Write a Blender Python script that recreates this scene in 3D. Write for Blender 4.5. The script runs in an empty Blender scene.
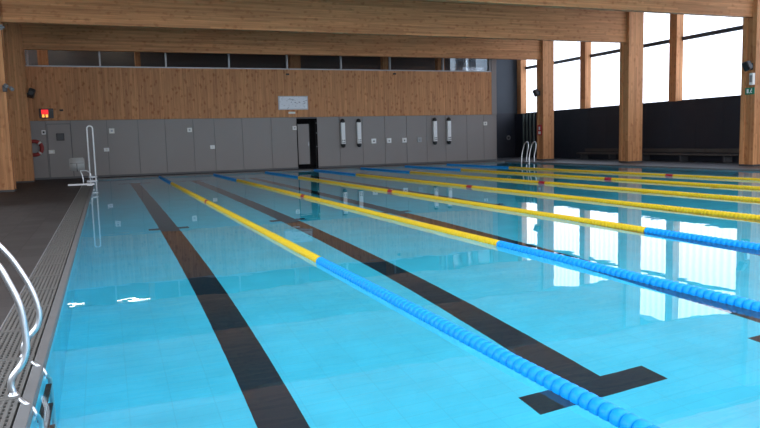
import bpy, bmesh, math, random
from mathutils import Vector, Matrix
random.seed(7)
S = bpy.context.scene
COL = S.collection
PI = math.pi

# ------------------------------------------------------------------ helpers
class MB:
    """collects shapes in world coordinates, build() links them as ONE mesh object"""
    def __init__(s):
        s.bm = bmesh.new(); s.mi = 0
    def _v(s, p): return s.bm.verts.new(p)
    def _f(s, vs, smooth=False):
        try: f = s.bm.faces.new(vs)
        except ValueError: return
        f.material_index = s.mi; f.smooth = smooth
    def box(s, x0, x1, y0, y1, z0, z1, bev=0.0):
        t = bmesh.new()
        r = bmesh.ops.create_cube(t, size=1.0)
        for v in t.verts:
            v.co = Vector(((x0+x1)/2+v.co.x*(x1-x0), (y0+y1)/2+v.co.y*(y1-y0), (z0+z1)/2+v.co.z*(z1-z0)))
        if bev: bmesh.ops.bevel(t, geom=t.edges[:], offset=bev, segments=2, affect='EDGES', profile=0.6)
        s.add(t)
    def add(s, t, smooth=False):
        m = {}
        for v in t.verts: m[v] = s._v(v.co)
        for f in t.faces: s._f([m[v] for v in f.verts], smooth)
        t.free()
    def quad(s, a, b, c, d): s._f([s._v(p) for p in (a, b, c, d)])
    def tube(s, pts, r, seg=10, closed=False, caps=True):
        pts = [Vector(p) for p in pts]; n = len(pts); rings = []
        up = Vector((0, 0, 1)); prev = None
        for i, p in enumerate(pts):
            if closed: d = pts[(i+1) % n]-pts[i-1]
            else: d = pts[min(i+1, n-1)]-pts[max(i-1, 0)]
            d.normalize()
            if prev is None:
                a = d.cross(up)
                if a.length < 1e-3: a = d.cross(Vector((0, 1, 0)))
            else:
                a = prev - d*prev.dot(d)
            a.normalize(); prev = a; b = d.cross(a)
            rr = r[i] if isinstance(r, (list, tuple)) else r
            rings.append([s._v(p+(a*math.cos(2*PI*k/seg)+b*math.sin(2*PI*k/seg))*rr) for k in range(seg)])
        m = n if closed else n-1
        for i in range(m):
            A, B = rings[i], rings[(i+1) % n]
            for k in range(seg): s._f([A[k], A[(k+1) % seg], B[(k+1) % seg], B[k]], True)
        if caps and not closed:
            s._f(rings[0][::-1]); s._f(rings[-1])
    def lathe(s, c, axis, prof, seg=20, smooth=True):
        """prof: (distance along axis, radius)"""
        c = Vector(c); ax = Vector(axis).normalized()
        a = ax.orthogonal().normalized(); b = ax.cross(a); rings = []
        for h, r in prof:
            rings.append([s._v(c+ax*h+(a*math.cos(2*PI*k/seg)+b*math.sin(2*PI*k/seg))*r) for k in range(seg)])
        for A, B in zip(rings, rings[1:]):
            for k in range(seg): s._f([A[k], A[(k+1) % seg], B[(k+1) % seg], B[k]], smooth)
        s._f(rings[0][::-1]); s._f(rings[-1])
    def build(s, name, mats, parent=None, base=None):
        o0 = Vector(base) if base else (Vector(parent.matrix_world.translation) if parent else Vector((0, 0, 0)))
        if parent:
            p = parent; o0 = Vector((0, 0, 0))
            while p: o0 += Vector(p.location); p = p.parent
        bmesh.ops.recalc_face_normals(s.bm, faces=s.bm.faces[:])
        for v in s.bm.verts: v.co -= o0
        me = bpy.data.meshes.new(name); s.bm.to_mesh(me); s.bm.free()
        for m in (mats if isinstance(mats, (list, tuple)) else [mats]): me.materials.append(m)
        o = bpy.data.objects.new(name, me); COL.objects.link(o)
        if parent: o.parent = parent
        else: o.location = o0
        return o

def tag(o, label=None, cat=None, group=None, kind=None):
    if label: o['label'] = label
    if cat: o['category'] = cat
    if group: o['group'] = group
    if kind: o['kind'] = kind
    return o
def thing(name, label, cat, loc, group=None):
    o = bpy.data.objects.new(name, None); o.empty_display_size = .1
    COL.objects.link(o); o.location = loc
    return tag(o, label, cat, group)
def catmull(pts, n=8):
    P = [Vector(p) for p in pts]; P = [P[0]*2-P[1]]+P+[P[-1]*2-P[-2]]; out = []
    for i in range(1, len(P)-2):
        a, b, c, d = P[i-1:i+3]
        for k in range(n):
            t = k/n
            out.append(.5*((2*b)+(c-a)*t+(2*a-5*b+4*c-d)*t*t+(3*b-a-3*c+d)*t*t*t))
    out.append(P[-2]); return out

# ------------------------------------------------------------------ materials
def newmat(name):
    m = bpy.data.materials.new(name); m.use_nodes = True
    nt = m.node_tree; b = nt.nodes['Principled BSDF']
    return m, nt, b
def lin(c):
    return tuple(((x/255)/12.92 if x/255 <= .04045 else ((x/255+.055)/1.055)**2.4) for x in c)+(1,)
def plain(name, c, rough=.5, metal=0, noise=0.08, scale=6, emit=None, es=0):
    m, nt, b = newmat(name)
    N = nt.nodes; L = nt.links
    tc = N.new('ShaderNodeTexCoord'); nz = N.new('ShaderNodeTexNoise'); nz.inputs['Scale'].default_value = scale; nz.inputs['Detail'].default_value = 4
    L.new(tc.outputs['Object'], nz.inputs['Vector'])
    mr = N.new('ShaderNodeMapRange'); mr.inputs['To Min'].default_value = 1-noise; mr.inputs['To Max'].default_value = 1+noise
    L.new(nz.outputs['Fac'], mr.inputs['Value'])
    mx = N.new('ShaderNodeVectorMath'); mx.operation = 'SCALE'; mx.inputs[0].default_value = c[:3]
    L.new(mr.outputs[0], mx.inputs['Scale']); L.new(mx.outputs[0], b.inputs['Base Color'])
    b.inputs['Roughness'].default_value = rough; b.inputs['Metallic'].default_value = metal
    if emit:
        b.inputs['Emission Color'].default_value = tuple(emit[:3])+(1,); b.inputs['Emission Strength'].default_value = es
    return m
def wood(name, grain, across, bw, c_lo, c_hi, knot=1.0, var=.22):
    """grain/across: axis index; boards (or glued lamellae) of width bw across"""
    m, nt, b = newmat(name); N = nt.nodes; L = nt.links
    def math_(op, a, bb=None, c=None):
        n = N.new('ShaderNodeMath'); n.operation = op
        for i, v in enumerate((a, bb, c)):
            if v is None: continue
            if isinstance(v, (int, float)): n.inputs[i].default_value = v
            else: L.new(v, n.inputs[i])
        return n.outputs[0]
    tc = N.new('ShaderNodeTexCoord'); oi = N.new('ShaderNodeObjectInfo')
    off = N.new('ShaderNodeVectorMath'); off.operation = 'MULTIPLY_ADD'
    cmb = N.new('ShaderNodeCombineXYZ'); 
    for i in range(3): L.new(oi.outputs['Random'], cmb.inputs[i])
    off.inputs[1].default_value = (13, 7, 5)
    L.new(cmb.outputs[0], off.inputs[0]); L.new(tc.outputs['Object'], off.inputs[2])
    sep = N.new('ShaderNodeSeparateXYZ'); L.new(off.outputs[0], sep.inputs[0])
    bd = math_('FLOOR', math_('DIVIDE', sep.outputs[across], bw))
    # stagger boards along the grain
    wn = N.new('ShaderNodeTexWhiteNoise'); wn.noise_dimensions = '1D'; L.new(bd, wn.inputs['W'])
    seg = math_('FLOOR', math_('ADD', math_('MULTIPLY', sep.outputs[grain], .33), math_('MULTIPLY', wn.outputs['Value'], 7)))
    wn2 = N.new('ShaderNodeTexWhiteNoise'); wn2.noise_dimensions = '2D'
    c2 = N.new('ShaderNodeCombineXYZ'); L.new(bd, c2.inputs[0]); L.new(seg, c2.inputs[1]); L.new(c2.outputs[0], wn2.inputs['Vector'])
    # grain streaks
    mp = N.new('ShaderNodeMapping'); sc = [22, 22, 22]; sc[grain] = .9; mp.inputs['Scale'].default_value = sc
    L.new(off.outputs[0], mp.inputs['Vector'])
    nz = N.new('ShaderNodeTexNoise'); nz.inputs['Scale'].default_value = 1; nz.inputs['Detail'].default_value = 6; nz.inputs['Roughness'].default_value = .65
    L.new(mp.outputs[0], nz.inputs['Vector'])
    # knots
    mk = N.new('ShaderNodeMapping'); sk = [6.5, 6.5, 6.5]; sk[grain] = 3.8; mk.inputs['Scale'].default_value = sk
    nd = N.new('ShaderNodeTexNoise'); nd.inputs['Scale'].default_value = 9; L.new(off.outputs[0], nd.inputs['Vector'])
    ds = N.new('ShaderNodeVectorMath'); ds.operation = 'MULTIPLY_ADD'; ds.inputs[1].default_value = (.12, .12, .12)
    L.new(nd.outputs['Color'], ds.inputs[0]); L.new(off.outputs[0], ds.inputs[2]); L.new(ds.outputs[0], mk.inputs['Vector'])
    vo = N.new('ShaderNodeTexVoronoi'); vo.inputs['Scale'].default_value = 1; L.new(mk.outputs[0], vo.inputs['Vector'])
    kn = N.new('ShaderNodeMapRange'); kn.inputs['From Min'].default_value = .08; kn.inputs['From Max'].default_value = .36
    kn.inputs['To Min'].default_value = knot; kn.inputs['To Max'].default_value = 0; L.new(vo.outputs['Distance'], kn.inputs['Value'])
    t = math_('ADD', math_('MULTIPLY', wn2.outputs['Value'], var), math_('MULTIPLY', nz.outputs['Fac'], 1-var))
    rp = N.new('ShaderNodeValToRGB'); e = rp.color_ramp.elements
    e[0].position = .25; e[0].color = c_lo; e[1].position = .75; e[1].color = c_hi
    L.new(t, rp.inputs[0])
    mx = N.new('ShaderNodeMixRGB'); mx.blend_type = 'MULTIPLY'; mx.inputs['Color2'].default_value = (.68, .54, .44, 1)
    L.new(kn.outputs[0], mx.inputs['Fac']); L.new(rp.outputs[0], mx.inputs['Color1'])
    # joint between boards
    fr = math_('FRACT', math_('DIVIDE', sep.outputs[across], bw))
    jt = math_('LESS_THAN', fr, .07)
    mj = N.new('ShaderNodeMixRGB'); mj.blend_type = 'MULTIPLY'; mj.inputs['Color2'].default_value = (.6, .5, .42, 1)
    L.new(math_('MULTIPLY', jt, .5), mj.inputs['Fac']); L.new(mx.outputs[0], mj.inputs['Color1'])
    L.new(mj.outputs[0], b.inputs['Base Color']); b.inputs['Roughness'].default_value = .62
    b.inputs['Specular IOR Level'].default_value = .3
    bp = N.new('ShaderNodeBump'); bp.inputs['Strength'].default_value = .25; bp.inputs['Distance'].default_value = .01
    L.new(nz.outputs['Fac'], bp.inputs['Height']); L.new(bp.outputs[0], b.inputs['Normal'])
    return m
W_LO = (.36, .148, .06, 1); W_HI = (.74, .355, .155, 1)
M = {}
M['beam'] = wood('glulam_beam_wood', 0, 2, .055, W_LO, W_HI, .75)
M['col'] = wood('glulam_column_wood', 2, 0, .07, W_LO, W_HI, .7)
M['clad'] = wood('vertical_board_cladding', 2, 0, .125, (.38, .162, .074, 1), (.74, .365, .165, 1), 1.0, .13)
M['ceil'] = plain('ceiling_panel', (.13, .13, .13), .8)
M['grey'] = plain('grey_wall_panel', (.272, .246, .238), .5, noise=.05, scale=1.2)
M['seam'] = plain('panel_seam', (.13, .13, .135), .8)
M['navy'] = plain('dark_navy_cladding', (.018, .022, .034), .55, noise=.15, scale=2)
M['slate'] = plain('upper_end_wall_grey', (.035, .048, .065), .6, noise=.08, scale=1)
M['alu'] = plain('light_aluminium', (.36, .37, .39), .4, .5)
M['steel'] = plain('polished_stainless_steel', (.62, .63, .65), .30, 1.0, noise=.03)
M['transom'] = plain('blue_grey_transom', (.05, .065, .09), .5)
M['pipe'] = plain('grey_green_pipe', (.09, .12, .11), .5)
M['white'] = plain('white_plastic', (.88, .88, .88), .4, noise=.03)
M['seatgrey'] = plain('pale_grey_seat', (.36, .36, .35), .5)
M['cream'] = plain('cream_plastic', (.78, .76, .72), .5, noise=.03)
M['black'] = plain('black_plastic', (.018, .018, .02), .4)
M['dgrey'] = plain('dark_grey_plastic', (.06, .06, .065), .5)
M['mgrey'] = plain('mid_grey_plastic', (.22, .23, .24), .5)
M['red'] = plain('red_paint', (.55, .03, .03), .5)
M['bred'] = plain('faded_red_buoy', (.34, .04, .035), .6, noise=.2, scale=12)
M['green'] = plain('green_sign', (.01, .22, .12), .5)
M['cell'] = plain('gallery_grey', (.085, .08, .078), .8)
M['plaster'] = plain('plaster_wall', (.30, .29, .28), .8)
M['coping'] = plain('pale_grey_coping', (.13, .13, .13), .5, noise=.15, scale=9)
M['grate'] = plain('gutter_grate_plastic', (.105, .10, .092), .6, noise=.15, scale=9)
M['gutter'] = plain('gutter_channel', (.02, .02, .02), .8)
M['blackt'] = plain('black_pool_tile', (.012, .024, .036), .4, noise=.2, scale=20)
M['screen'] = plain('red_display', (.3, .01, .01), .4, emit=(1, .015, .02), es=.6)
M['digit'] = plain('amber_digits', (.5, .2, .02), .4, emit=(1, .35, .05), es=.9)
M['lamp'] = plain('warm_lamp_diffuser', (.9, .8, .6), .4, emit=(1, .9, .75), es=8)
M['fblue'] = plain('blue_float_plastic', (.001, .27, .72), .42, noise=.06)
M['fyel'] = plain('yellow_float_plastic', (.66, .45, .015), .33, noise=.06)
M['fred'] = plain('red_float_plastic', (.34, .012, .03), .35, noise=.06)
for k_ in ('fblue', 'fyel', 'fred'):
    M[k_].node_tree.nodes['Principled BSDF'].inputs['Specular IOR Level'].default_value = .25
M['matt'] = plain('matt_black', (.006, .006, .007), 1.0)
M['matt'].node_tree.nodes['Principled BSDF'].inputs['Specular IOR Level'].default_value = .05
M['cable'] = plain('steel_cable', (.35, .35, .35), .4, .8)

def tiles(name, c, joint, size, axes, rough, jw=.03, var=.08, spec=.5):
    m, nt, b = newmat(name); N = nt.nodes; L = nt.links
    tc = N.new('ShaderNodeTexCoord'); sp = N.new('ShaderNodeSeparateXYZ'); L.new(tc.outputs['Object'], sp.inputs[0])
    cb = N.new('ShaderNodeCombineXYZ'); L.new(sp.outputs[axes[0]], cb.inputs[0]); L.new(sp.outputs[axes[1]], cb.inputs[1])
    br = N.new('ShaderNodeTexBrick'); br.offset = 0; L.new(cb.outputs[0], br.inputs['Vector'])
    br.inputs['Scale'].default_value = 1; br.inputs['Brick Width'].default_value = size[0]; br.inputs['Row Height'].default_value = size[1]
    br.inputs['Mortar Size'].default_value = jw; br.inputs['Bias'].default_value = 0
    br.inputs['Color1'].default_value = tuple(x*(1-var) for x in c)+(1,); br.inputs['Color2'].default_value = tuple(x*(1+var) for x in c)+(1,)
    br.inputs['Mortar'].default_value = tuple(joint)+(1,)
    nz = N.new('ShaderNodeTexNoise'); nz.inputs['Scale'].default_value = 2.5; L.new(tc.outputs['Object'], nz.inputs['Vector'])
    mr = N.new('ShaderNodeMapRange'); mr.inputs['To Min'].default_value = .85; mr.inputs['To Max'].default_value = 1.15; L.new(nz.outputs['Fac'], mr.inputs['Value'])
    vm = N.new('ShaderNodeVectorMath'); vm.operation = 'SCALE'; L.new(br.outputs['Color'], vm.inputs[0]); L.new(mr.outputs[0], vm.inputs['Scale'])
    L.new(vm.outputs[0], b.inputs['Base Color']); b.inputs['Roughness'].default_value = rough; b.inputs['Specular IOR Level'].default_value = spec
    return m
M['deck'] = tiles('dark_slate_deck_tile', (.048, .044, .043), (.028, .026, .025), (.3, .3), (0, 1), .6, .006, .18, .25)
M['deckr'] = tiles('grey_deck_tile', (.06, .06, .066), (.035, .035, .035), (.3, .3), (0, 1), .45, .006, .12)
M['pool'] = tiles('pale_cyan_pool_tile', (.07, .69, .87), (.065, .64, .81), (.25, .125), (0, 1), .5, .004, .02)

# water surface: refracting, with a faint ripple
m, nt, b = newmat('clear_pool_water'); N = nt.nodes; L = nt.links
b.inputs['Base Color'].default_value = (.93, .985, 1, 1); b.inputs['Roughness'].default_value = 0.0
b.inputs['IOR'].default_value = 1.333; b.inputs['Transmission Weight'].default_value = 1
tc = N.new('ShaderNodeTexCoord')
n1 = N.new('ShaderNodeTexNoise'); n1.inputs['Scale'].default_value = 2.2; n1.inputs['Detail'].default_value = 2; L.new(tc.outputs['Object'], n1.inputs['Vector'])
bp = N.new('ShaderNodeBump'); bp.inputs['Strength'].default_value = 1; bp.inputs['Distance'].default_value = .0009
L.new(n1.outputs['Fac'], bp.inputs['Height']); L.new(bp.outputs[0], b.inputs['Normal'])
M['water'] = m

# clear / ribbed glazing (thin sheet: daylight passes straight through)
def glazing(name, tint, rib=0, gloss=.08):
    m, nt, b = newmat(name); N = nt.nodes; L = nt.links; N.remove(b)
    out = N['Material Output']; tr = N.new('ShaderNodeBsdfTransparent'); gl = N.new('ShaderNodeBsdfGlossy'); gl.inputs['Roughness'].default_value = .05
    mx = N.new('ShaderNodeMixShader'); mx.inputs[0].default_value = gloss
    tr.inputs[0].default_value = tuple(tint)+(1,)
    if rib:
        tc = N.new('ShaderNodeTexCoord'); wv = N.new('ShaderNodeTexWave'); wv.bands_direction = 'Y'; wv.inputs['Scale'].default_value = rib
        L.new(tc.outputs['Object'], wv.inputs['Vector'])
        c = N.new('ShaderNodeMixRGB'); c.inputs['Color1'].default_value = tuple(tint)+(1,); c.inputs['Color2'].default_value = tuple(x*.88 for x in tint)+(1,)
        L.new(wv.outputs['Fac'], c.inputs['Fac']); L.new(c.outputs[0], tr.inputs[0])
    L.new(tr.outputs[0], mx.inputs[1]); L.new(gl.outputs[0], mx.inputs[2]); L.new(mx.outputs[0], out.inputs[0])
    return m
M['glass'] = glazing('clear_glass', (.85, .88, .9), 0, .06)
M['ribbed'] = glazing('ribbed_translucent_glazing', (.68, .705, .75), 1.0, .03)
M['dimglass'] = glazing('dim_frosted_glass', (.26, .28, .30), 0, .03)
M['added_roofglass'] = glazing('added_roof_glass', (.70, .70, .72), 0, .05)

# ------------------------------------------------------------------ dimensions (metres)
XL, XRW = -2.14, 14.5            # pool left / right waterline
YN, YF = 0.0, 25.0
ZD = .04                         # deck
YW = 26.063                      # far wall
XWALL, YEND = 18.116, 29.86
XLW, YNEAR = -6.6, -3.6
DEP = 1.30
ZC = 6.7                         # ceiling
LW = 1.9224                      # lane width
GY = [3.29, 8.55, 13.81, 19.07, 24.33]   # structural grid

# ------------------------------------------------------------------ setting
def struct(name, mb, mats, label=None):
    return tag(mb.build(name, mats), label, None, None, 'structure')
g = MB()                                                     # deck left, near, far
g.box(XLW, XL-.30, YNEAR, YW+.3, -.25, ZD)
g.box(XL-.30, XRW+.3, YNEAR, YN-.05, -.25, ZD)
g.box(XL-.30, XRW+.05, YF+.05, YW+.3, -.25, ZD)
struct('floor', g, M['deck'], 'dark slate tiled pool deck')
g = MB(); g.box(XRW+.3, XWALL+.5, YNEAR, YEND+.2, -.25, ZD); g.box(14.5, XRW+.3, YF+.05, YEND+.2, -.25, ZD)
struct('floor_right', g, M['deckr'], 'grey tiled deck beside the window wall')
# pool basin
g = MB()
g.box(XL-.05, XRW+.05, YN-.05, YF+.05, -DEP-.2, -DEP)
struct('pool_floor', g, M['pool'], 'pale cyan tiled pool floor')
g = MB()
g.box(XL-.05, XL, YN-.05, YF+.05, -DEP, -.01); g.box(XRW, XRW+.05, YN-.05, YF+.05, -DEP, -.01)
g.box(XL, XRW, YN-.05, YN, -DEP, -.01); g.box(XL, XRW, YF, YF+.05, -DEP, -.01)
struct('pool_wall', g, M['pool'], 'pale cyan tiled pool sides')
g = MB()
g.box(XL-.05, XL, YN-.05, YF+.05, -.01, ZD+.006, .004); g.box(XRW, XRW+.05, YN-.05, YF+.05, -.01, ZD+.006, .004)
g.box(XL, XRW, YN-.05, YN, -.01, ZD+.006, .004); g.box(XL, XRW, YF, YF+.05, -.01, ZD+.006, .004)
struct('trim_1', g, M['coping'], 'pale grey coping strip round the pool')
g = MB(); g.box(XL-.30, XL-.05, YNEAR, YF+.05, -.25, -.06); g.box(XRW+.05, XRW+.3, YN-.05, YF+.05, -.25, -.06)
g.mi = 1; g.box(XL-.306, XL-.298, YNEAR, YF+.05, ZD-.02, ZD+.002)
struct('trim_2', g, [M['gutter'], M['alu']], 'dark gutter channel under the grates')
# water
g = MB(); g.quad((XL, YN, 0), (XRW, YN, 0), (XRW, YF, 0), (XL, YF, 0))
tag(g.build('pool_water', M['water']), 'clear still water filling the swimming pool', 'water', None, 'stuff')

# far wall, lower grey panels with an open doorway
seams = [-4.6, -3.65, -2.84, -1.64, -.57, .39, 1.41, 2.2, 3.27, 4.42, 5.46, 6.31, 7.26, 8.27, 9.27, 10.28, 11.23, 12.15, 13.2, 14.06, 14.7]
g = MB()
for a, c in zip(seams, seams[1:]):
    if abs(a-5.46) < .01: continue
    g.box(a+.006, c-.006, YW, YW+.05, ZD, 2.11, .004)
g.box(XLW, -4.61, YW, YW+.05, ZD, 2.11)
g.mi = 1
g.box(XLW, 5.46, YW+.03, YW+.3, ZD, 2.11); g.box(6.31, 14.69, YW+.03, YW+.3, ZD, 2.11); g.box(5.46, 6.31, YW+.03, YW+.3, 2.05, 2.11)
g.box(XLW, 5.46, YW-.012, YW, ZD, ZD+.07); g.box(6.31, 14.69, YW-.012, YW, ZD, ZD+.07)
struct('wall_far', g, [M['grey'], M['seam']], 'grey panelled wall at the far end')
g = MB(); g.box(XLW, 14.45, YW-.05, YW+.3, 2.115, 3.985)
struct('wall_far_timber', g, M['clad'], 'knotty vertical board cladding above the grey panels')
g = MB(); g.box(14.45, 14.70, YW-.06, YW+.3, 2.11, ZC); g.box(14.68, 14.72, YW, YW+.3, ZD, 2.11)
struct('trim_3', g, M['mgrey'] if 0 else M['grey'], 'grey corner post of the far wall')
g = MB(); g.box(XLW, 14.45, YW, YW+.3, 4.95, ZC); struct('wall_far_top', g, M['clad'])
# side wall of the block behind, end wall, left, near
g = MB(); g.box(14.62, 14.70, YW+.3, YEND, ZD, 3.98); g.box(14.62, 14.70, YW+.3, YEND, 5.4, ZC); struct('wall_recess', g, M['slate'])
g = MB(); g.box(14.655, 14.665, YW+.3, YEND, 3.98, 5.4); struct('window_42', g, M['glass'])
g = MB(); g.box(14.75, 16.75, YEND+.08, YEND+.09, 3.9, 5.4); struct('window_43', g, M['dimglass'])
g = MB(); g.box(16.75, XWALL+.6, YEND, YEND+.2, 2.3, ZC); g.box(14.62, 16.75, YEND, YEND+.2, 2.3, 3.9); g.box(14.62, 16.75, YEND, YEND+.2, 5.4, ZC); g.box(15.55, 15.85, YEND-.02, YEND+.2, 3.9, 5.4)
for z in (3.2, 4.1, 5.0): g.box(16.8, XWALL, YEND-.012, YEND, z, z+.03)
g.mi = 1; g.box(14.62, XWALL+.6, YEND-.05, YEND+.2, ZD, 2.3)
struct('wall_end', g, [M['slate'], M['navy']], 'dark wall of the recess in the far right corner')
g = MB(); g.box(XLW-.2, XLW, YNEAR-.2, YW+.3, -.25, .9); g.box(XLW-.2, XLW, YNEAR-.2, YW+.3, 5.4, ZC); g.box(XLW-.2, XLW, 14.0, YW+.3, .9, 5.4)
for y in (-3.8, -.2, 3.3, 6.8, 10.3): g.box(XLW-.2, XLW, y, y+.3, .9, 5.4)
struct('wall_left', g, M['plaster'])
g = MB(); g.box(XLW-.1, XLW-.09, YNEAR, 14.0, .9, 5.4); struct('window_40', g, M['glass'])  # added left glazing, never in view, for more light from the near left
g = MB(); g.box(XLW, XWALL+.6, YNEAR-.2, YNEAR, ZD, .3); g.box(XLW, XWALL+.6, YNEAR-.2, YNEAR, 6.4, ZC)
for x in [XLW, -2.5, 1.6, 5.7, 9.8, 13.9, XWALL+.1]: g.box(x, x+.35, YNEAR-.2, YNEAR, .3, 6.4)
struct('wall_near', g, M['plaster'])
g = MB(); g.box(XLW, XWALL+.6, YNEAR-.12, YNEAR-.11, .3, 6.4); struct('window_3', g, M['glass'])
g = MB(); g.box(XLW-.2, XWALL+.7, 6.0, YEND+.2, ZC, ZC+.25); g.box(XLW-.2, XWALL+.7, YNEAR-.2, -2.8, ZC, ZC+.25); g.box(XLW-.2, -3.0, -2.8, 6.0, ZC, ZC+.25)
struct('ceiling', g, M['ceil'])
g = MB(); g.box(-3.0, XWALL+.7, -2.8, 6.0, ZC+.15, ZC+.16); sk = struct('window_41', g, M['added_roofglass'], 'added unseen roof glazing that lights the near pool')  # added skylight, out of view, to brighten the pool floor from above
for x in (1.2, 5.4, 9.6, 13.8):
    g = MB(); g.box(x, x+.15, -2.8, 6.0, ZC, ZC+.14); g.build('glazing_bar', M['alu'], sk)
# window wall on the right: dark cladding below, glazing above
ZS = 2.254
g = MB(); g.box(XWALL, XWALL+.09, YNEAR, YEND, ZD, ZS)
y = YNEAR
while y < YEND: g.box(XWALL-.006, XWALL, y, y+.02, ZD, ZS); y += 1.2
struct('wall_right', g, M['navy'], 'dark navy cladding under the windows')
g = MB(); g.box(XWALL+.09, XWALL+.6, YNEAR, YEND, ZD, ZS-.001); struct('wall_right_base', g, M['navy'])
g = MB(); g.box(XWALL+.09, XWALL+.6, YNEAR, YEND, 6.45, ZC); struct('wall_right_header', g, M['navy'])
# glazing between the posts, one window per bay, transom
posts = [3.29+5.26*i for i in range(6)]
posts[-1] = 29.42
edges = [YNEAR]+posts+[YEND]
wn = 4
for i, (a, c) in enumerate(zip(edges, edges[1:])):
    y0 = a+(.35 if i else 0); y1 = c
    w = struct('window_%d' % wn, (lambda q: (q.box(XWALL+.44, XWALL+.455, y0, y1, ZS, 6.45), q)[1])(MB()), M['ribbed'], None); wn += 1
    t = MB(); t.box(XWALL+.36, XWALL+.44, y0, y1, 4.49, 4.63); t.build('transom', M['transom'], w)
    t = MB(); t.box(XWALL+.40, XWALL+.50, y0, y1, ZS, ZS+.05); t.build('window_sill', M['black'], w)
bays = {29.45: 'at the far end, beside the dark recess', 24.33: 'behind the column nearest the far ladder', 19.07: 'between the two middle right columns'}
names = {3: 'squared timber window post in the bright window bay at the right end of the photo',
         4: 'squared timber window post between the two freestanding columns on the right',
         5: 'farthest squared timber window post, next to the dark recess wall'}
for k, yp in enumerate(posts):
    t = MB(); t.box(XWALL+.10, XWALL+.435, yp, yp+.36, ZS+.002, 6.44, .006)
    o = t.build('timber_post', M['col'], None, (XWALL+.1, yp, ZS))
    tag(o, {3: names[3], 4: names[4], 5: names[5]}.get(k, 'squared timber window post on the window wall, out of view'), 'post', 'timber posts of the window wall')

# gallery window strip above the timber cladding
gal = [-4.06, -1.72, .56, 2.89, 5.17, 7.42, 9.59, 12.08, 14.40]
w1 = struct('window_1', (lambda q: (q.box(-4.3, 14.45, YW+.06, YW+.07, 4.0, 4.95), q)[1])(MB()), M['glass'], 'long gallery window strip above the timber cladding')
t = MB(); t.box(-4.4, 14.45, YW-.04, YW+.12, 3.985, 4.03)
for x in gal: t.box(x-.028, x+.028, YW-.02, YW+.12, 4.03, 4.95)
t.box(-4.4, 14.45, YW-.02, YW+.12, 4.9, 4.95)
t.build('window_frame', M['alu'], w1)
g = MB(); g.box(XLW, 13.75, 28.6, 28.7, 3.6, ZC); g.box(13.75, 14.62, 28.6, 28.7, 3.6, 4.0); g.box(13.75, 14.62, 28.6, 28.7, 5.2, ZC)
struct('wall_gallery', g, M['cell'], 'dim gallery behind the window strip')
g = MB(); g.box(XLW, 14.62, YW+.3, 28.7, 3.5, 3.6); struct('floor_gallery', g, M['cell'])
struct('window_2', (lambda q: (q.box(13.75, 14.62, 28.64, 28.65, 4.0, 5.2), q)[1])(MB()), M['dimglass'])
for i, (x, wd) in enumerate([(-3.85, .35), (-.45, .2), (5.7, .45), (9.9, .3), (12.6, .35)]):
    t = MB(); t.box(x, x+wd, 27.6, 27.9, 3.6, ZC, .005)
    o = t.build('gallery_post', M['col'], None, (x, 27.75, 3.6))
    tag(o, ['timber post at the left end of the gallery, behind the glass', 'timber post behind the second gallery pane from the left', 'wide timber post behind the gallery glass above the notice board',
            'timber post behind the gallery glass, right of the middle', 'timber post in front of the bright gallery window at the right end'][i], 'post', 'posts inside the gallery')
for x0, x1, z, lb in ((-1.75, -.45, 5.02, 'long white lamp inside the gallery, right one of two, seen mirrored in the water'), (-3.5, -2.9, 4.94, 'short white lamp inside the gallery, left one of two, seen mirrored in the water')):
    t = thing('ceiling_lamp', lb, 'lamp', ((x0+x1)/2, 28.0, z), 'lamps inside the gallery')
    q = MB(); q.tube([(x0, 28.0, z), (x1, 28.0, z)], .02, 12); q.build('lamp_tube', M['lamp'], t)
    q = MB(); q.box(x0-.03, x1+.03, 27.95, 28.05, z+.05, z+.10, .01); q.tube([((x0+x1)/2, 28, z+.1), ((x0+x1)/2, 28, ZC)], .012); q.build('housing', M['alu'], t)

# doorway room behind the far wall
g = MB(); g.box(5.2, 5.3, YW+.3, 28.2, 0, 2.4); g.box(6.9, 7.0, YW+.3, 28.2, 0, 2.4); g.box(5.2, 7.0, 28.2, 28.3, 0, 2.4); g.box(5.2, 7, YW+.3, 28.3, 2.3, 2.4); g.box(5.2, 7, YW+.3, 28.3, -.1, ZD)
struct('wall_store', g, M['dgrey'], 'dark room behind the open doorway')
g = MB(); g.box(5.49, 5.99, YW+.10, YW+.14, .22, 1.84, .004)
d = struct('door_1', g, M['grey'], 'half open grey door in the far wall')
q = MB(); q.box(5.46, 6.31, YW+.0, YW+.06, 1.99, 2.05); q.box(5.46, 5.49, YW, YW+.06, ZD, 2.0); q.box(6.27, 6.31, YW, YW+.06, ZD, 2.0)
q.box(5.49, 6.0, YW+.06, YW+.18, 1.84, 1.99); q.box(5.49, 6.0, YW+.08, YW+.16, ZD+.01, .22)
q.build('door_frame', M['matt'], d)
q = MB()
for z in (.9, 1.45, 1.85): q.box(6.255, 6.285, YW-.01, YW+.0, z, z+.04)
q.box(5.93, 5.96, YW+.06, YW+.10, .95, 1.1)
q.build('door_fittings', M['alu'], d)
q = MB(); q.box(-3.62, -3.6, YW-.006, YW, ZD, 2.0); q.box(-2.86, -2.84, YW-.006, YW, ZD, 2.0); q.box(-3.62, -2.84, YW-.006, YW, 1.98, 2.0)
struct('door_2', q, M['seam'], 'closed grey door flush in the panels')

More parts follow.
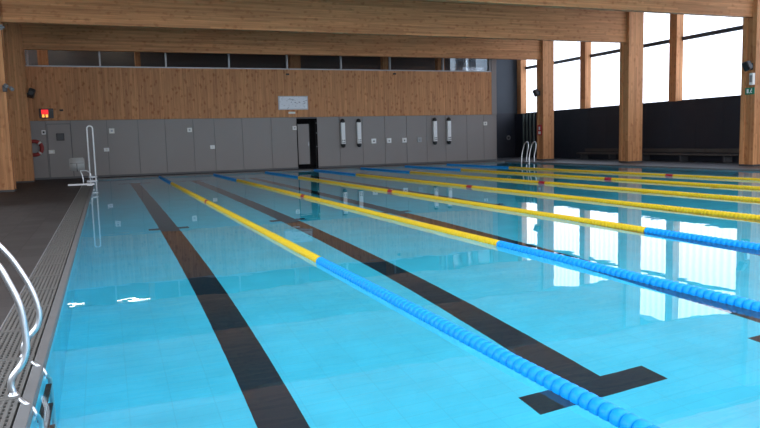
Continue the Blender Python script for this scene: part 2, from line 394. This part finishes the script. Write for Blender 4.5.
# ------------------------------------------------------------------ lane lines on the pool floor
place = ['left of the first lane rope', 'passing under the first lane rope', 'between second and third lane ropes',
         'between third and fourth lane ropes', 'between fourth and fifth lane ropes', 'between fifth and sixth lane ropes',
         'between sixth and seventh lane ropes', 'beyond the seventh lane rope, nearest the window wall']
for k in range(8):
    cx = -.93 if k == 0 else (LW*(k-.5) if k < 7 else LW*6+1.5)
    t = MB(); z0, z1 = -DEP, -DEP+.004
    t.box(cx-.14, cx+.14, 2.41, 22.6, z0, z1)
    t.box(cx-.48, cx+.48, 2.18, 2.41, z0, z1); t.box(cx-.48, cx+.48, 22.6, 22.83, z0, z1)
    t.box(cx-.30, cx+.30, 9.92, 10.12, z0, z1+.0005)
    tag(t.build('lane_line', M['blackt'], None, (cx, 2.2, -DEP)), 'black tiled lane line on pool floor '+place[k], 'lane line', 'black lane lines on the pool floor')

# ------------------------------------------------------------------ lane ropes
PITCH, FR, RN = .0615, .043, 404
def float_mesh(name, mat):
    q = MB(); q.lathe((0, -.029, 0), (0, 1, 0), [(0, .020), (.002, .034), (.007, .040), (.014, FR), (.044, FR), (.051, .040), (.056, .034), (.058, .020)], 20)
    o = q.build(name, mat); return o
protos = {k: float_mesh(k+'_float', M[m]) for k, m in (('blue', 'fblue'), ('yellow', 'fyel'), ('red', 'fred'))}
def fcol(y):
    if abs(y-12.5) < .13: return 'red'
    return 'blue' if (y < 5 or y > 20) else 'yellow'
ordn = ['leftmost lane rope, yellow then thick blue, leaving the bottom of the photo', 'second lane rope from the left, changing from yellow to blue near mid photo',
        'third lane rope from the left, turning blue at the right side', 'fourth lane rope from the left, yellow as far as the right photo edge',
        'fifth lane rope from the left', 'sixth lane rope from the left, last but one before the windows', 'seventh and farthest lane rope, nearest the window wall']
ystart = [.8, 3.0, 5.0, 6.6, 8.2, 9.6, 10.8]
for k in range(7):
    x = LW*k
    r = thing('lane_rope', ordn[k], 'lane rope', (x, 0, .012), 'floating lane ropes across the pool')
    q = MB(); q.tube([(x, .02, .012), (x, 24.98, .012)], .006, 6); q.build('cable', M['cable'], r)
    q = MB(); q.lathe((x, .03, .012), (0, 1, 0), [(0, .012), (.05, .02), (.10, .02), (.14, .008)], 10); q.build('tensioner', M['cable'], r); q = MB(); q.lathe((x, 24.80, .012), (0, 1, 0), [(0, .012), (.05, .02), (.10, .02), (.14, .008)], 10)
    q.build('tensioner', M['cable'], r)
    rest = MB(); seen = 0
    for i in range(1, RN-2):
        y = .09+i*PITCH; c = fcol(y)
        if y >= ystart[k] and seen < 100:
            seen += 1
            f = protos[c].copy(); f.name = c+'_float'; COL.objects.link(f); f.parent = r; f.location = (0, y, 0)
            f.rotation_euler = (random.uniform(-.012, .012), random.uniform(0, 6), random.uniform(-.012, .012))
        else:
            rest.mi = {'blue': 0, 'yellow': 1, 'red': 2}[c]
            rest.lathe((x, y-.029, .012), (0, 1, 0), [(0, .020), (.007, .040), (.014, FR), (.044, FR), (.051, .040), (.058, .020)], 10)
    tag(rest.build('float_run', [M['fblue'], M['fyel'], M['fred']], r), None, None, None, 'stuff')
for o in protos.values(): bpy.data.objects.remove(o)

# ------------------------------------------------------------------ gutter grates along the left edge
GP = .625
def grate_mesh(x0, x1):
    q = MB(); n = 9; w = (x1-x0)/n
    for i in range(n): q.box(x0+i*w+.003, x0+(i+1)*w-.009, .006, GP-.006, ZD-.016, ZD)
    for j in range(14): q.box(x0+.004, x1-.010, .018+j*.0435, .032+j*.0435, ZD-.02, ZD-.003)
    q.box(x0, x1-.006, .002, .026, ZD-.03, ZD+.002); q.box(x0, x1-.006, GP-.026, GP-.002, ZD-.03, ZD+.002)
    return q.build('gutter_grate', M['grate'])
gp = grate_mesh(XL-.296, XL-.052)
n = 0
for i in range(40):
    o = gp if n == 0 else gp.copy()
    if n: COL.objects.link(o)
    o.location = (0, .35+i*GP-.02, 0); n += 1
    tag(o, 'dark grey slotted gutter grate in the long row along the left pool edge', 'grate', 'gutter grates along the left pool edge')
g = MB()
for i in range(9): g.box(XRW+.052+i*.027, XRW+.072+i*.027, YN, YF, ZD-.016, ZD)
for j in range(80): g.box(XRW+.05, XRW+.297, .1+j*.31, .13+j*.31, ZD-.03, ZD-.006)
struct('trim_4', g, M['coping'], 'pale grating strip along the right pool edge')

# ------------------------------------------------------------------ timber frames
XCL, XCR = -4.02, 16.0
def column(x0, x1, y, label):
    t = thing('timber_column', label, 'column', ((x0+x1)/2, y, ZD), 'paired timber columns carrying the beams')
    q = MB(); q.box(x0, x1, y, y+.14, ZD, ZC-.01, .006); q.build('front_plank', M['col'], t)
    q = MB(); q.box(x0, x1, y+.34, y+.48, ZD, ZC-.01, .006); q.build('rear_plank', M['col'], t)
    q = MB(); q.box(x0+.03, x1-.03, y+.142, y+.338, ZD, 4.37, .004); q.build('core', M['col'], t)
    q = MB(); q.box(x0-.003, x1+.003, y-.003, y+.483, ZD, ZD+.05); q.build('base_shoe', M['dgrey'], t)
cl = {19.07: ['nearer timber column at the left edge of the photo', 'timber column in the middle of the right side, beside the long bench'],
      24.33: ['farther timber column on the left, in front of the far wall', 'slimmer looking timber column on the right beside the far pool ladder'],
      13.81: ['timber column just left of the photo, out of view', 'timber column cut by the right photo edge, with green sign on it']}
for y in GY[1:]:
    a, c = cl.get(y, ['timber column on the left side, out of view', 'timber column on the right side, out of view'])
    column(XCL-.62, XCL, y, a); column(XCR, XCR+.66 if y < 24 else XCR+.56, y, c)
bl = {8.55: 'timber beam above the near half of the pool, out of view', 13.81: 'nearest visible timber beam, its lower edge along the top right of the photo',
      19.07: 'large glued timber beam across the top of the photo', 24.33: 'farthest glued timber beam, just in front of the gallery windows'}
for y in GY[1:]:
    q = MB(); q.box(XCL-.62, XCR+.66 if y < 24 else XCR+.56, y+.142, y+.338, 4.38, ZC-.003, .008)
    tag(q.build('timber_beam', M['beam'], None, (6, y+.24, 4.38)), bl[y], 'beam', 'glued timber beams spanning the pool')

# ------------------------------------------------------------------ pool ladder bottom left
t = thing('pool_ladder', 'stainless steel pool ladder with curved handrails at the bottom left corner', 'pool ladder', (-2.2, 2.45, ZD), 'pool ladders')
for yy in (2.23, 2.85):
    q = MB(); nr = yy < 2.5
    P = [(-2.228, .045), (-2.236, .09), (-2.226, .125), (-2.184, .18), (-2.164, .24), (-2.164, .33), (-2.176, .44), (-2.214, .55), (-2.25, .63)] if nr else [(-2.245, .045), (-2.248, .09), (-2.218, .14), (-2.176, .19), (-2.160, .25), (-2.168, .32), (-2.199, .42), (-2.255, .54), (-2.315, .63)]
    P += [(P[-1][0]-.07, .71), (P[-1][0]-.19, .77), (P[-1][0]-.33, .75), (-2.75, .62), (-2.78, .40), (-2.78, .05)]
    q.tube(catmull([(px, yy, pz) for px, pz in P], 6), .0145, 14)
    h = q.build('handrail', M['steel'], t)
    q = MB(); q.lathe((-2.228 if nr else -2.245, yy, ZD), (0, 0, 1), [(0, .024), (.005, .024), (.008, .017), (.015, .017)], 20); q.build('flange', M['steel'], h); q = MB(); q.lathe((-2.78, yy, ZD), (0, 0, 1), [(0, .036), (.008, .036), (.014, .024), (.03, .024)], 20); q.build('flange', M['steel'], h)
for yy in (2.07, 2.62):
    q = MB()
    P = [(-2.192, .06, .050), (-2.183, .03, .052), (-2.165, .008, .045), (-2.142, 0, .022), (-2.127, 0, -.02), (-2.119, 0, -.08), (-2.114, 0, -.16), (-2.112, 0, -.95), (-2.125, 0, -1.02)]
    q.tube(catmull([(px, yy+dy, pz) for px, dy, pz in P], 6), .0105, 12); q.build('side_rail', M['steel'], t)
for z in (-.14, -.42, -.70):
    q = MB(); q.box(-2.132, -2.105, 2.10, 2.59, z-.012, z+.012, .004)
    q.build('tread', M['black'], t)

# ladder on the far right edge
t = thing('pool_ladder', 'stainless steel pool ladder with two hooped handrails at the far right edge', 'pool ladder', (XRW, 23.3, ZD), 'pool ladders')
for yy in (23.05, 23.6):
    q = MB()
    P = [(XRW-.08, -.9), (XRW-.08, .05), (XRW-.05, .40), (XRW+.05, .74), (XRW+.15, .86), (XRW+.25, .82), (XRW+.25, .62), (XRW+.18, .35), (XRW+.16, .05)]
    q.tube(catmull([(px, yy, pz) for px, pz in P], 6), .022, 12); h = q.build('handrail', M['steel'], t)
    q = MB(); q.lathe((XRW+.16, yy, ZD), (0, 0, 1), [(0, .05), (.01, .05), (.02, .03)], 16); q.build('flange', M['steel'], h)
for z in (-.15, -.4, -.65):
    q = MB(); q.box(XRW-.13, XRW-.04, 23.05, 23.6, z-.012, z+.012, .004); q.build('tread', M['steel'], t)

# ------------------------------------------------------------------ pool lift, far left
LY = 20.3
t = thing('pool_lift', 'tall chrome pool hoist with white seat at the far left pool edge', 'pool lift', (-2.3, LY, ZD))
q = MB()
P = [(-2.205, .10)]+[(-2.13-.075*math.cos(a*PI/10), 1.66+.075*math.sin(a*PI/10)) for a in range(11)]+[(-2.055, -.9)]
q.tube([(px, LY, pz) for px, pz in P], .019, 12); q.build('mast', M['white'], t)
q = MB(); q.box(-2.80, -2.10, LY-.06, LY+.06, .06, .11, .01); q.box(-2.30, -2.16, LY-.12, LY+.12, ZD, .10, .01); q.build('platform_arm', M['white'], t)
q = MB(); q.box(-2.30, -2.02, LY-.05, LY+.02, .13, .20, .01); q.box(-2.24, -2.02, LY-.05, LY+.02, .26, .32, .01); q.tube([(-2.17, LY, .1), (-2.13, LY, .35)], .02); q.build('carriage', M['alu'], t)
q = MB()
bm = bmesh.new(); bmesh.ops.create_cube(bm, size=1)
for v in bm.verts: v.co = Vector((-2.525+v.co.x*.40, LY-.02+v.co.y*.07, .665+v.co.z*.37))
bmesh.ops.bevel(bm, geom=bm.edges[:], offset=.03, segments=3, affect='EDGES'); q.add(bm, True)
s_ = q.build('seat_back', M['seatgrey'], t)
q = MB(); q.box(-2.54, -2.52, LY-.062, LY-.055, .46, .68); q.box(-2.70, -2.35, LY-.06, LY-.055, .69, .70); q.build('seam', M['dgrey'], s_)
q = MB(); q.box(-2.74, -2.32, LY-.42, LY-.05, .43, .48, .02); 
q.build('seat', M['cream'], t) if False else q.bm.free()
for sx, P in (('a', [(-2.46, .46), (-2.43, .40), (-2.40, .28), (-2.39, .12)]), ('b', [(-2.46, .47), (-2.33, .48), (-2.23, .44), (-2.19, .36), (-2.21, .24)])):
    q = MB(); q.tube(catmull([(px, LY-.03, pz) for px, pz in P], 6), .017, 10); q.build('seat_arm', M['steel'], t)

# ------------------------------------------------------------------ fixtures on the far wall
def wallbox(name, label, cat, x0, x1, z0, z1, mat, group=None, depth=.03, bev=.006, inner=None, yw=YW):
    t = thing(name, label, cat, ((x0+x1)/2, yw-depth/2, z0), group)
    q = MB(); q.box(x0, x1, yw-depth, yw, z0, z1, bev); q.build('housing', mat, t)
    if inner:
        nm, im, (a, b_, c, d_) = inner
        q = MB(); q.box(x0+a*(x1-x0), x0+b_*(x1-x0), yw-depth-.006, yw-depth+.001, z0+c*(z1-z0), z0+d_*(z1-z0), .002); q.build(nm, im, t)
    return t
YT = YW-.05+.004
t = wallbox('digital_display', 'black wall display with glowing red screen on the timber at far left', 'display', -3.81, -3.36, 2.19, 2.53, M['black'], depth=.09, yw=YT)
q = MB(); q.box(-3.74, -3.52, YT-.094, YT-.09, 2.33, 2.49); q.build('screen', M['screen'], t)
for x in (-3.725, -3.61):
    q = MB(); q.box(x, x+.075, YT-.096, YT-.09, 2.225, 2.325)
    q.build('digits', M['digit'], t)
wallbox('sensor_box', 'small white square with black centre under the red display', 'sensor', -3.79, -3.66, 1.63, 1.78, M['white'], inner=('lens', M['black'], (.25, .75, .25, .75)))
wallbox('speaker_panel', 'black square panel on the grey door at far left', 'wall panel', -3.33, -3.07, 1.40, 1.66, M['black'], inner=('grille', M['dgrey'], (.1, .9, .1, .9)))
PL = 'white switch plates on the grey wall'
wallbox('switch_plate', 'white plate beside the red life buoy', 'switch plate', -3.61, -3.42, .95, 1.08, M['cream'], PL, inner=('rocker', M['white'], (.3, .7, .25, .75)))
wallbox('switch_plate', 'white plate at mid height right of the pool hoist', 'switch plate', -1.79, -1.61, .97, 1.10, M['white'], PL, inner=('rocker', M['cream'], (.3, .7, .25, .75)))
wallbox('switch_plate', 'pale plate high on the grey wall, first right of the hoist mast', 'switch plate', -1.57, -1.39, 1.62, 1.80, M['mgrey'] if 0 else M['cream'], PL, inner=('rocker', M['alu'], (.3, .7, .3, .7)))
wallbox('switch_plate', 'pale plate high on the grey wall, above and left of the lone mid height plate', 'switch plate', 1.19, 1.36, 1.61, 1.77, M['cream'], PL, inner=('rocker', M['alu'], (.3, .7, .3, .7)))
wallbox('switch_plate', 'lone white plate at mid height between the hoist and the doorway', 'switch plate', 2.01, 2.18, .95, 1.09, M['white'], PL, inner=('rocker', M['cream'], (.3, .7, .3, .7)))
wallbox('switch_plate', 'pale plate just left of the open doorway', 'switch plate', 5.28, 5.45, 1.61, 1.77, M['cream'], PL, inner=('rocker', M['alu'], (.3, .7, .3, .7)))
wallbox('switch_plate', 'pale plate at the far right end of the grey wall', 'switch plate', 14.04, 14.22, 1.64, 1.80, M['cream'], PL, inner=('rocker', M['alu'], (.3, .7, .3, .7)))
bx = [(8.64, 8.85, 'leftmost of the four small white control boxes, beside the left pair of tubes', 'black'), (9.34, 9.54, 'second from left of the four small white control boxes', 'mgrey'),
      (10.05, 10.25, 'third from left of the four small white control boxes', 'dgrey'), (10.76, 10.96, 'rightmost of the four control boxes, greyish with dark centre', 'mgrey')]
for i, (a, c, lb, im) in enumerate(bx):
    wallbox('control_box', lb, 'control box', a, c, .98, 1.18, M['alu'] if i == 3 else M['white'], 'row of control boxes on the grey wall', depth=.06, inner=('button', M[im], (.36, .64, .30, .60)))
# notice board
t = wallbox('notice_board', 'pale printed notice board on the timber above the doorway', 'notice board', 4.73, 5.94, 2.41, 2.95, M['alu'], depth=.04, yw=YT)
m, nt, b = newmat('printed_notice'); N = nt.nodes; L = nt.links
tc = N.new('ShaderNodeTexCoord'); vz = N.new('ShaderNodeTexVoronoi'); vz.inputs['Scale'].default_value = 14
mp = N.new('ShaderNodeMapping'); mp.inputs['Scale'].default_value = (1, 1, 2.2); L.new(tc.outputs['Object'], mp.inputs[0]); L.new(mp.outputs[0], vz.inputs['Vector'])
rp = N.new('ShaderNodeValToRGB'); e = rp.color_ramp.elements; e[0].position = .0; e[0].color = (.06, .07, .12, 1); e[1].position = .3; e[1].color = (.62, .66, .72, 1)
L.new(vz.outputs['Color'], rp.inputs[0]); L.new(rp.outputs[0], b.inputs['Base Color']); b.inputs['Roughness'].default_value = .25
q = MB(); q.box(4.78, 5.90, YT-.046, YT-.04, 2.45, 2.92); q.build('printed_sheet', m, t)
wallbox('name_plate', 'little white plate directly under the notice board', 'plate', 5.13, 5.41, 2.25, 2.33, M['cream'], yw=YT, depth=.015, bev=.003)
# vertical white tubes with dark ends
tb = [(7.37, 'first from left of the four vertical white wall tubes'), (8.07, 'second from left of the four vertical white wall tubes'),
      (11.57, 'third from left of the four vertical white wall tubes'), (12.25, 'rightmost of the four vertical white wall tubes')]
for x, lb in tb:
    t = thing('wall_tube', lb+', with dark rounded ends', 'wall tube', (x, YW-.10, .8), 'vertical white tubes on the grey wall')
    yc = YW-.11
    q = MB(); q.box(x-.085, x+.085, yc-.07, yc+.06, .98, 1.88, .025); h = q.build('tube_body', M['white'], t)
    q = MB()
    for z in (1.04, 1.12): q.box(x-.055, x-.02, yc-.092, yc-.07, z, z+.04); q.box(x+.02, x+.055, yc-.092, yc-.07, z, z+.04)
    q.build('fitting', M['black'], h)
    for z0, sg in ((.98, -1), (1.88, 1)):
        q = MB(); q.lathe((x, yc, z0), (0, 0, sg), [(-.02, .092), (.03, .096), (.08, .088), (.125, .06), (.14, .02)], 16); q.build('end_cap', M['black'], t)
    q = MB(); q.box(x-.03, x+.03, yc+.05, YW-.001, 1.0, 1.05); q.box(x-.03, x+.03, yc+.05, YW-.001, 1.8, 1.85); q.build('bracket', M['dgrey'], t)
# life buoy
t = thing('life_buoy', 'red ring life buoy hanging on the grey wall beside the left column', 'life buoy', (-4.05, YW-.08, .84))
q = MB(); R0 = .24; q.tube([(-4.05+R0*math.cos(a), YW-.085, 1.16+R0*math.sin(a)) for a in [2*PI*i/36 for i in range(36)]], .065, 14, closed=True); rb = q.build('ring', M['bred'], t)
for a in (.785, 2.356, 3.927, 5.498):
    q = MB(); q.tube([(-4.05+R0*math.cos(a+d_), YW-.085, 1.16+R0*math.sin(a+d_)) for d_ in (-.12, -.06, 0, .06, .12)], .068, 14); q.build('band', M['cream'], rb)
q = MB(); q.box(-4.08, -4.02, YW-.10, YW-.002, 1.33, 1.37, .005); q.build('hook', M['alu'], t)
DX, DZ = 17.7, 1.05
# small dark round fitting on the recess wall
t = thing('round_vent', 'small grey disc on the dark recess wall', 'vent', (DX, YEND-.08, DZ))
q = MB(); q.lathe((DX, YEND-.05, DZ), (0, -1, 0), [(0, .12), (.02, .12), (.03, .09)], 20); q.build('disc', M['mgrey'], t)
q = MB(); q.lathe((DX, YEND-.08, DZ), (0, -1, 0), [(0, .06), (.01, .05)], 16); q.build('hub', M['dgrey'], t)
# small fittings on the timber cladding
for x, z, lb in ((-3.1, 2.47, 'tiny dark hook on the timber right of the red display'), (5.15, 3.80, 'tiny dark fitting under the gallery glass above the notice board'), (9.75, 3.86, 'tiny dark fitting under the gallery glass, right of the middle')):
    q = MB(); q.box(x-.06, x+.06, YT-.08, YT, z-.03, z+.03, .01); q.tube([(x, YT-.08, z), (x, YT-.12, z-.02)], .02)
    tag(q.build('wall_fitting', M['black'], None, (x, YT, z)), lb, 'wall fitting', 'small fittings on the timber cladding')

# ------------------------------------------------------------------ fixtures on columns
def speaker(x, y, z, lb, dx, s=1.0):
    t = thing('loudspeaker', lb, 'loudspeaker', (x, y, z), 'black speakers on the columns')
    bm = bmesh.new(); bmesh.ops.create_cube(bm, size=1)
    rot = Matrix.Rotation(math.radians(18*dx), 3, 'Y') @ Matrix.Rotation(math.radians(-14), 3, 'X')
    c = Vector((x+dx*.16, y, z))
    for v in bm.verts:
        k = 1.0 if v.co.y > 0 else .82
        v.co = c+rot @ Vector((v.co.x*.22*s*k, v.co.y*.20, v.co.z*.32*s*k))
    bmesh.ops.bevel(bm, geom=bm.edges[:], offset=.02, segments=2, affect='EDGES'); q = MB(); q.add(bm); q.build('cabinet', M['black'], t)
    q = MB(); q.tube([(x, y, z-.02), (x+dx*.12, y, z-.02)], .025); q.box(min(x, x+dx*.015), max(x, x+dx*.015), y-.06, y+.06, z-.12, z+.08); q.build('bracket', M['dgrey'], t)
    q = MB(); n = rot @ Vector((0, -1, 0)); q.lathe(c+n*.095+rot @ Vector((0, 0, -.03)), n, [(0, .075), (.008, .07)], 18); q.build('driver', M['dgrey'], t)
speaker(XCL-.03, 24.50, 2.97, 'black loudspeaker on the farther left column', 1)
speaker(XCR, 24.60, 2.98, 'black loudspeaker on the column beside the far ladder', -1)
speaker(XCR, 13.95, 2.98, 'black loudspeaker above the green sign on the right edge column', -1, .9)
t = thing('spotlight', 'grey twin spotlight on the nearer left column', 'spotlight', (-3.99, 19.06, 2.6))
for dx in (-.10, .02):
    q = MB(); q.lathe((-3.88+dx-.05, 18.97, 2.72-dx*.6), (.45, -.6, -.5), [(0, .03), (.02, .045), (.11, .05), (.12, .04)], 16); q.build('lamp_head', M['mgrey'], t)
q = MB(); q.box(-4.09, -3.99, 18.98, 19.068, 2.60, 2.76, .005); q.build('bracket', M['dgrey'], t)
t = thing('beam_shoe', 'grey steel bracket at the top of the nearer left column', 'bracket', (-3.95, 19.05, 4.2))
q = MB(); q.box(-4.25, -3.975, 19.05, 19.068, 4.16, 4.29, .003); q.tube([(-4.2, 19.04, 4.22), (-3.93, 19.04, 4.22)], .03); q.build('plate', M['mgrey'], t)
# red sign on right column
t = thing('fire_sign', 'small red sign on the column beside the far ladder', 'sign', (15.99, 24.6, 1.2))
q = MB(); q.box(15.985, 15.998, 24.42, 24.74, 1.13, 1.58, .002); q.build('panel', M['red'], t)
q = MB(); q.box(15.98, 15.986, 24.49, 24.67, 1.18, 1.30); q.box(15.98, 15.986, 24.53, 24.63, 1.36, 1.50); q.build('symbol', M['cream'], t)
t = thing('junction_box', 'pale grey narrow box above the green sign at the right edge', 'junction box', (15.98, 13.90, 2.4))
q = MB(); q.box(15.90, 15.998, 13.815, 13.93, 2.42, 2.76, .006); q.build('housing', M['cream'], t)
q = MB(); q.box(15.895, 15.901, 13.83, 13.915, 2.5, 2.7); q.build('lid', M['alu'], t)
t = thing('exit_sign', 'green and white emergency exit sign at the right edge column', 'sign', (15.98, 13.95, 2.15))
q = MB(); q.box(15.97, 15.998, 13.815, 14.12, 2.15, 2.35, .003); q.build('panel', M['green'], t)
q = MB(); q.box(15.962, 15.971, 14.0, 14.06, 2.19, 2.31); q.lathe((15.971, 13.90, 2.30), (-1, 0, 0), [(0, .018), (.008, .018)], 12)
q.tube([(15.966, 13.91, 2.275), (15.966, 13.93, 2.225), (15.966, 13.97, 2.185)], .008, 6); q.tube([(15.966, 13.93, 2.225), (15.966, 13.89, 2.19)], .008, 6); q.tube([(15.966, 13.94, 2.27), (15.966, 13.88, 2.25)], .007, 6)
q.build('symbol', M['white'], t)

# ------------------------------------------------------------------ bench and pipes at the window wall
M['bench'] = wood('dark_bench_wood', 1, 0, .09, (.06, .052, .05, 1), (.11, .10, .095, 1), .3)
t = thing('bench', 'long low dark bench along the window wall', 'bench', (17.7, 19.9, ZD))
q = MB(); q.box(17.5, 17.95, 15.9, 24.0, .27, .33, .006); q.build('seat', M['bench'], t)
for yy in (16.2, 18.1, 20.0, 21.9, 23.7):
    q = MB(); q.box(17.55, 17.9, yy, yy+.08, ZD, .27, .004); q.build('leg', M['dgrey'], t)
q = MB(); q.box(17.96, 18.0, 15.9, 24.0, .36, .50, .004); q.box(17.98, 18.1, 16.2, 16.3, .40, .45); q.box(17.98, 18.1, 23.6, 23.7, .40, .45); q.build('backrest', M['bench'], t)
pipelb = ['leftmost of the slim upright pipes on the dark wall near the far ladder', 'second from left of the slim upright pipes near the far ladder', 'third from left of the slim upright pipes near the far ladder', 'rightmost slim upright pipe, closest to the column by the far ladder']
for i, yy in enumerate((28.9, 28.6, 28.3, 28.0)):
    q = MB(); q.tube([(18.02, yy, ZD), (18.02, yy, 2.2)], .05, 12); q.lathe((18.02, yy, 2.2), (0, 0, 1), [(0, .06), (.04, .06)], 12)
    tag(q.build('upright_pipe', M['pipe'], None, (18.02, yy, ZD)), pipelb[i], 'pipe', 'upright pipes by the far ladder')

# ------------------------------------------------------------------ daylight
w = bpy.data.worlds.new('overcast_sky'); S.world = w; w.use_nodes = True
N = w.node_tree.nodes; L = w.node_tree.links; bg = N['Background']
tc = N.new('ShaderNodeTexCoord'); sp = N.new('ShaderNodeSeparateXYZ'); L.new(tc.outputs['Generated'], sp.inputs[0])
rp = N.new('ShaderNodeValToRGB'); e = rp.color_ramp.elements
e[0].position = .0; e[0].color = (.95, .96, 1, 1); e[1].position = .8; e[1].color = (.86, .92, 1, 1)
L.new(sp.outputs[2], rp.inputs[0]); L.new(rp.outputs[0], bg.inputs[0]); bg.inputs[1].default_value = 3.4
def portal(name, loc, rot, sx, sy):
    l = bpy.data.lights.new(name, 'AREA'); l.shape = 'RECTANGLE'; l.size = sx; l.size_y = sy; l.cycles.is_portal = True
    o = bpy.data.objects.new(name, l); COL.objects.link(o); o.location = loc; o.rotation_euler = rot
portal('daylight_window_wall', (XWALL+.5, (YNEAR+YEND)/2, 4.35), (0, math.radians(90), 0), 4.2, YEND-YNEAR)
portal('daylight_near_wall', (6, YNEAR-.15, 2.95), (math.radians(90), 0, 0), 24.5, 5.3)
portal('daylight_roof', (7.9, 1.6, ZC+.2), (0, 0, 0), 21.8, 8.8)
portal('daylight_left_wall', (XLW-.15, 5.2, 3.15), (0, math.radians(-90), 0), 4.5, 17.6)

# ------------------------------------------------------------------ camera (measured from the photograph)
yaw, pitch, roll = .3766, .1068, -.0274
cy, sy = math.cos(yaw), math.sin(yaw)
fwd = Vector((sy*math.cos(pitch), cy*math.cos(pitch), -math.sin(pitch)))
right = Vector((cy, -sy, 0)); up = right.cross(fwd)
c, s = math.cos(roll), math.sin(roll)
r_ = right*c+up*s; u_ = up*c-right*s
cam = bpy.data.cameras.new('camera'); cam.sensor_width = 36; cam.lens = 689.69/760*36; cam.clip_start = .05; cam.clip_end = 200
co = bpy.data.objects.new('camera', cam); COL.objects.link(co)
mt = Matrix((r_, u_, -fwd)).transposed().to_4x4(); mt.translation = Vector((-1.7906, -1.1009, 1.1129))
co.matrix_world = mt; S.camera = co

S.view_settings.view_transform = 'Standard'; S.view_settings.look = 'None'; S.view_settings.gamma = 1; S.view_settings.use_curve_mapping = False
S.view_settings.exposure = 0.9
cy_ = S.cycles
cy_.max_bounces = 12; cy_.diffuse_bounces = 5; cy_.transmission_bounces = 8; cy_.glossy_bounces = 5; cy_.transparent_max_bounces = 12
cy_.caustics_refractive = True; cy_.caustics_reflective = True; cy_.sample_clamp_indirect = 12
cy_.use_denoising = True
